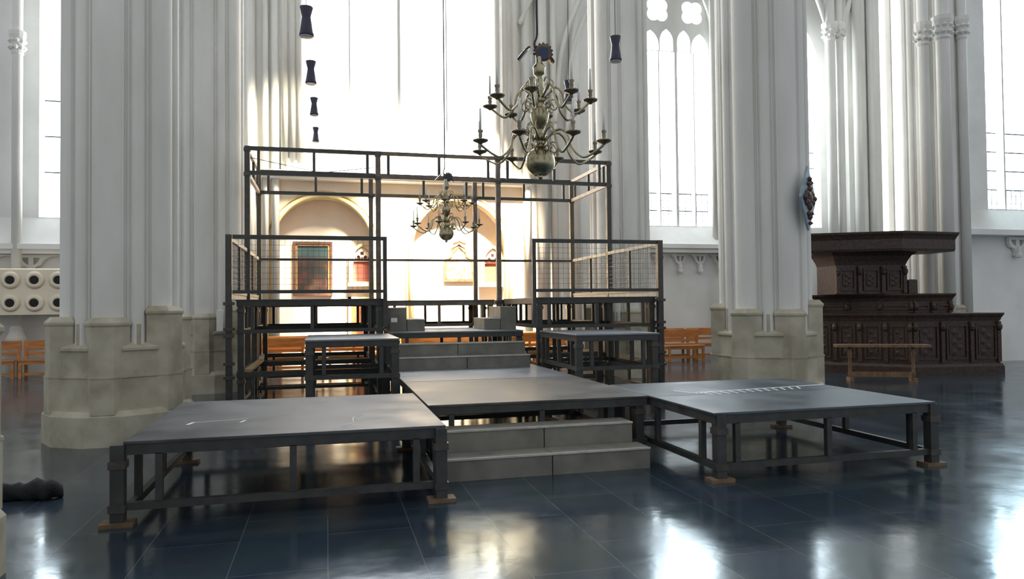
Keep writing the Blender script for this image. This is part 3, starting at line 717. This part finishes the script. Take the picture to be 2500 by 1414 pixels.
a, c = at(858, 735, YN), at(905, 815, YN)
d = thing('door_1', None, None, ((a.x+c.x)/2, YN, 0), kind='structure')
MB().box(a.x, c.x+.1, YN-.06, YN-.001, 0, 1.75).build('door_leaf', M['door_red'], d)
MB().box(a.x-.09, a.x-.005, YN-.1, YN-.001, 0, 1.84).box(c.x+.105, c.x+.19, YN-.1, YN-.001, 0, 1.84).box(a.x-.09, c.x+.19, YN-.1, YN-.001, 1.755, 1.84).build('door_frame', M['ochre'], d)
# ornate framed relief in the right recess
a, c = at(1083, 600, YN), at(1157, 688, YN); x0, x1, z0, z1 = a.x, c.x, c.z, a.z; m = (x0+x1)/2; w = x1-x0; h = z1-z0
t = thing('carved_altarpiece', 'gilt shaped frame with carved picture in the right arched recess', 'altarpiece', (m, YN, z0))
ol = [(x0, z0), (x1, z0), (x1, z0+h*.55), (x1-w*.08, z0+h*.66), (x1-w*.22, z0+h*.72), (x1-w*.25, z0+h*.85), (m+w*.12, z0+h*.95), (m, z0+h*1.05), (m-w*.12, z0+h*.95), (x0+w*.25, z0+h*.85), (x0+w*.22, z0+h*.72), (x0+w*.08, z0+h*.66), (x0, z0+h*.55)]
inn = [(m+(x-m)*.82, z0+h*.45+(z-z0-h*.45)*.84) for x, z in ol]
MB().plate(ol, [inn], YN-.07, YN-.0).build('frame', M['relief_frame'], t)
MB().plate(inn, [], YN-.05, YN-.001).build('relief', M['relief'], t)
b = MB()
for k in range(7): b.lathe([(.01, -.05), (.06, 0), (.01, .05)], (m+(k-3)*w*.06, YN-.12, z0+h*(1.12-.02*abs(k-3))), 8)
b.build('crest', M['gold'], t)
a = at(530, 757, 14.2); c = at(546, 808, 14.2)
tag(MB().cbox(a.x, c.x, 14.12, 14.24, c.z, a.z, .01).build('switch_box', M['switch']), 'small white switch box on the pier behind the scaffold', 'switch')

# ------------------------------------------------------------------ carved shield board on the right pier
sa = math.radians(-72); cen = Vector((6.39+.74*math.cos(sa), 9.62+.74*math.sin(sa), at(1957, 492, 9.2).z))
t = thing('heraldic_board', 'blue-grey lozenge board with dark carvings on right pier side', 'wall board', cen)
nrm = Vector((math.cos(math.radians(-57)), math.sin(math.radians(-57)), 0)); tan = Vector((-nrm.y, nrm.x, 0))
mp = lambda u, v, d: cen+tan*u*.85+Vector((0, 0, 1))*v+nrm*d
ol = [(0, .46), (.07, .36), (.13, .28), (.2, .22), (.26, .1), (.32, 0), (.27, -.1), (.2, -.2), (.14, -.27), (.08, -.36), (0, -.46), (-.08, -.36), (-.14, -.27), (-.2, -.2), (-.27, -.1), (-.32, 0), (-.26, .1), (-.2, .22), (-.13, .28), (-.07, .36)]
MB().plate(ol, [], 0, .035, mp).build('board', M['shield_blue'], t)
b = MB()
for (u, v, r) in ((0, 0, .13), (-.1, .05, .08), (.1, .05, .08), (-.12, -.06, .07), (.12, -.06, .07), (0, -.12, .08), (0, .13, .06), (0, .27, .05), (-.04, .2, .05), (.04, .22, .05), (0, -.27, .06), (-.05, -.22, .05), (.05, -.22, .05), (0, -.36, .04), (-.2, 0, .06), (.2, 0, .06)):
    b.lathe([(.01, 0), (r*.8, .012), (r*.65, .03), (r*.3, .05), (.005, .055)], mp(u, v, .034), 10, nrm)
b.build('carving', M['carving'], t)

# ------------------------------------------------------------------ oak pulpit in the right bay
def offset(poly, d):
    n = len(poly); out = []
    ar = sum(poly[i][0]*poly[(i+1) % n][1]-poly[(i+1) % n][0]*poly[i][1] for i in range(n)); sg = 1 if ar > 0 else -1
    for i in range(n):
        p, q, r = Vector(poly[i-1]), Vector(poly[i]), Vector(poly[(i+1) % n])
        e1 = (q-p).normalized(); e2 = (r-q).normalized(); n1 = Vector((e1.y, -e1.x))*sg; n2 = Vector((e2.y, -e2.x))*sg
        bis = (n1+n2); k = d/max(.3, bis.length_squared/2); out.append(tuple(q+bis*k*.5*1.0*1))
    return out
P = lambda px, Y: (at(px, 700, Y).x, Y)
base = [P(1978, 14.3), P(2225, 12.75), P(2438, 12.45), (P(2438, 12.45)[0]+.02, 13.15), (12.7, 14.3)]
tier2 = [P(1992, 14.3), P(2228, 13.0), P(2322, 12.88), (P(2322, 12.88)[0]+.05, 13.5), (12.6, 14.4)]
body = [P(1995, 14.35), P(2040, 13.45), P(2212, 13.2), (P(2212, 13.2)[0]+.1, 14.0), (12.0, 14.6)]
canopy = [P(1905, 13.9), P(2205, 12.75), P(2335, 12.85), (P(2335, 12.85)[0]+.1, 13.7), (12.3, 14.6)]
pt = thing('oak_pulpit', 'dark carved oak pulpit with stepped tiers and broad flat canopy', 'pulpit', (12.3, 13.5, 0))
zz = lambda px, py, Y: at(px, py, Y).z
zb1 = zz(2225, 766, 12.75); zb2 = zz(2228, 717, 13.0); zc0 = zz(2205, 613, 12.9); zc1 = zz(2205, 564, 12.75)
def stack(poly, seq, name, m, par):
    b = MB()
    for (z0, z1, d0, d1) in seq: b.prism(offset(poly, d0), z0, z1, offset(poly, d1))
    return b.build(name, m, par)
bs = stack(base, [(0, .16, .10, .10), (.16, .22, .10, .04), (.22, zb1-.10, 0, 0)], 'lower_stall', M['oak'], pt)
stack(base, [(zb1-.16, zb1-.10, .02, .05), (zb1-.10, zb1-.03, .05, .12), (zb1-.03, zb1, .12, .12)], 'lower_cornice', M['oak'], pt)
ts = stack(tier2, [(zb1, zb2-.10, 0, 0)], 'upper_stall', M['oak'], pt)
stack(tier2, [(zb2-.16, zb2-.10, .02, .05), (zb2-.10, zb2-.03, .05, .13), (zb2-.03, zb2, .13, .13)], 'upper_cornice', M['oak'], pt)
bd = stack(body, [(zb2, zc0-.28, 0, 0), (zc0-.28, zc0-.2, .0, .05), (zc0-.2, zc0-.08, .05, .16), (zc0-.08, zc0+.001, .16, .34)], 'pulpit_body', M['oak'], pt)
stack(canopy, [(zc0, zc0+.05, -.03, .0), (zc0+.05, zc1-.16, 0, 0), (zc1-.16, zc1-.10, .0, .05), (zc1-.10, zc1-.04, .05, .12), (zc1-.04, zc1, .12, .13)], 'canopy', M['oak'], pt)
def face_panels(poly, i, z0, z1, n, parent, mt, pil=True, name='carved_panel'):
    a, b_ = Vector(poly[i]), Vector(poly[i+1]); d = (b_-a).normalized(); L = (b_-a).length; nn = Vector((d.y, -d.x))
    if nn.y > 0: nn = -nn
    ang = lambda s, z, o: (a.x+d.x*s+nn.x*o, a.y+d.y*s+nn.y*o, z)
    w = L/n
    for k in range(n):
        s0, s1 = k*w+.09, (k+1)*w-.09; q = MB()
        mp = lambda u, v, o: ang(u, v, o)
        q.plate([(s0, z0+.06), (s1, z0+.06), (s1, z1-.06), (s0, z1-.06)], [[(s0+.04, z0+.10), (s1-.04, z0+.10), (s1-.04, z1-.10), (s0+.04, z1-.10)]], .001, .028, mp)
        c = (s0+s1)/2; zc = (z0+z1)/2; hh = (z1-z0)/2-.16; ww = (s1-s0)/2-.07
        if hh > .1:
            q.plate([(c-ww, zc-hh), (c+ww, zc-hh), (c+ww, zc+hh), (c-ww, zc+hh)], [], .001, .014, mp)
            for r_ in range(5): q.lathe([(.01, 0), (ww*.42, .005), (.01, .016)], ang(c+(r_ % 2-.5)*ww*.7, zc-hh*.8+r_*hh*.4, .013), 8, (nn.x, nn.y, 0))
        q.build(name, mt, parent)
    if pil:
        for k in range(n+1):
            s = min(max(k*w, .04), L-.04); q = MB(); q.prism([ang(s-.045, 0, .0)[:2], ang(s+.045, 0, 0)[:2], ang(s+.04, 0, .045)[:2], ang(s-.04, 0, .045)[:2]], z0, z1)
            q.lathe([(.02, 0), (.05, .04), (.06, .1), (.03, .16)], ang(s, z1-.2, .045), 8)
            q.build('pilaster', M['oak_mid'], parent)
face_panels(base, 0, .25, zb1-.18, 4, bs, M['oak_mid']); face_panels(base, 1, .25, zb1-.18, 3, bs, M['oak'])
face_panels(tier2, 0, zb1+.02, zb2-.17, 3, ts, M['oak_mid']); face_panels(tier2, 1, zb1+.02, zb2-.17, 2, ts, M['oak'])
face_panels(body, 0, zb2+.02, zc0-.3, 1, bd, M['oak_lit'], False); face_panels(body, 1, zb2+.02, zc0-.3, 3, bd, M['oak'])
a = at(2212, 682, 13.3); c = at(2232, 717, 13.3)
tag(MB().cbox(a.x+.12, c.x+.14, 13.35, 13.62, zb2+.001, a.z, .02).build('book_rest', M['oak_mid'], pt), None)

# low bench in front of the pulpit
A = Vector((9.99, 12.22, 0)); Bp = Vector((11.02, 11.72, 0)); mid = (A+Bp)/2; dd = (Bp-A).normalized()
zb = at(2160, 843, mid.y).z+.02
t = thing('low_bench', 'plain wooden bench with turned legs standing before the pulpit', 'bench', mid)
E0 = A-dd*.27; E1 = Bp+dd*.28
MB().beam(E0+Vector((0, 0, zb-.025)), E1+Vector((0, 0, zb-.025)), .30, .05).build('seat', M['bench'], t)
for p in (A, Bp):
    q = MB(); q.lathe([(.035, .06), (.028, .1), (.045, .14), (.03, .2), (.03, zb-.25), (.045, zb-.18), (.03, zb-.12), (.04, zb-.05)], p, 12); l_ = q.build('leg', M['bench'], t, True)
    n_ = Vector((-dd.y, dd.x, 0)); MB().beam(p-n_*.16+Vector((0, 0, .035)), p+n_*.16+Vector((0, 0, .035)), .07, .07).build('foot', M['bench'], l_)
MB().beam(A+dd*.03+Vector((0, 0, .13)), Bp-dd*.03+Vector((0, 0, .13)), .04, .10).build('stretcher', M['bench'], t)

# ------------------------------------------------------------------ bundle of black cloth
b = MB(); n = 22; c0 = Vector((-2.68, 6.76, .0)); c1 = Vector((-2.12, 6.79, 0)); pts = []; rr = []
for k in range(n+1):
    s = k/n; r = .092*(1-.9*abs(2*s-1)**6)*(1+.16*math.sin(9*s+1)+.10*math.sin(23*s)); pts.append(c0.lerp(c1, s)+Vector((0, .03*math.sin(5*s), max(r*.8, .01)))); rr.append(max(r, .01))
b.tube(pts, rr, 14)
b.v = [(x, y+.012*math.sin(40*x+30*z), max(.001, z*.85+.010*math.sin(55*x+20*y))) for x, y, z in b.v]
tag(b.build('cloth_bundle', M['black'], None, True), 'bundle of black cloth lying on the floor at far left', 'cloth')

# ------------------------------------------------------------------ light
w = bpy.data.worlds.new('world'); sc.world = w; w.use_nodes = True
bg = w.node_tree.nodes['Background']; bg.inputs['Color'].default_value = (.91, .955, 1.0, 1); bg.inputs['Strength'].default_value = .66
def spot(name, loc, tgt, power, size, col, rad=.3, blend=.4):
    l = bpy.data.lights.new(name, 'SPOT'); l.energy = power; l.spot_size = size; l.color = col; l.shadow_soft_size = rad; l.spot_blend = blend
    o = bpy.data.objects.new(name, l); COL.objects.link(o); o.location = loc
    o.rotation_euler = (Vector(tgt)-Vector(loc)).to_track_quat('-Z', 'Y').to_euler(); return o
spot('sun_patch_light', (4.2, 16.2, 9.0), (3.3, 20.3, 2.4), 60000, .80, (1.0, .86, .62))  # these spots are added inside the chapel, standing in for sunlight
spot('sun_patch_left_light', (2.6, 16.2, 8.0), (1.3, 20.3, 2.4), 9000, .5, (1.0, .84, .60))
spot('sun_edge_light', (.6, 16.6, 10.0), (-2.1, 20.0, 4.5), 9000, .6, (1.0, .9, .66), .4, .7)
spot('chapel_fill_light', (1.5, 16.4, 9.5), (.4, 20.4, 3.4), 6500, 1.0, (1.0, .90, .74), .6, .8)
sc.view_settings.view_transform = 'Standard'; sc.view_settings.look = 'None'; sc.view_settings.exposure = 0.0
sc.cycles.use_denoising = True
sc.cycles.max_bounces = 6; sc.cycles.sample_clamp_indirect = 6.0
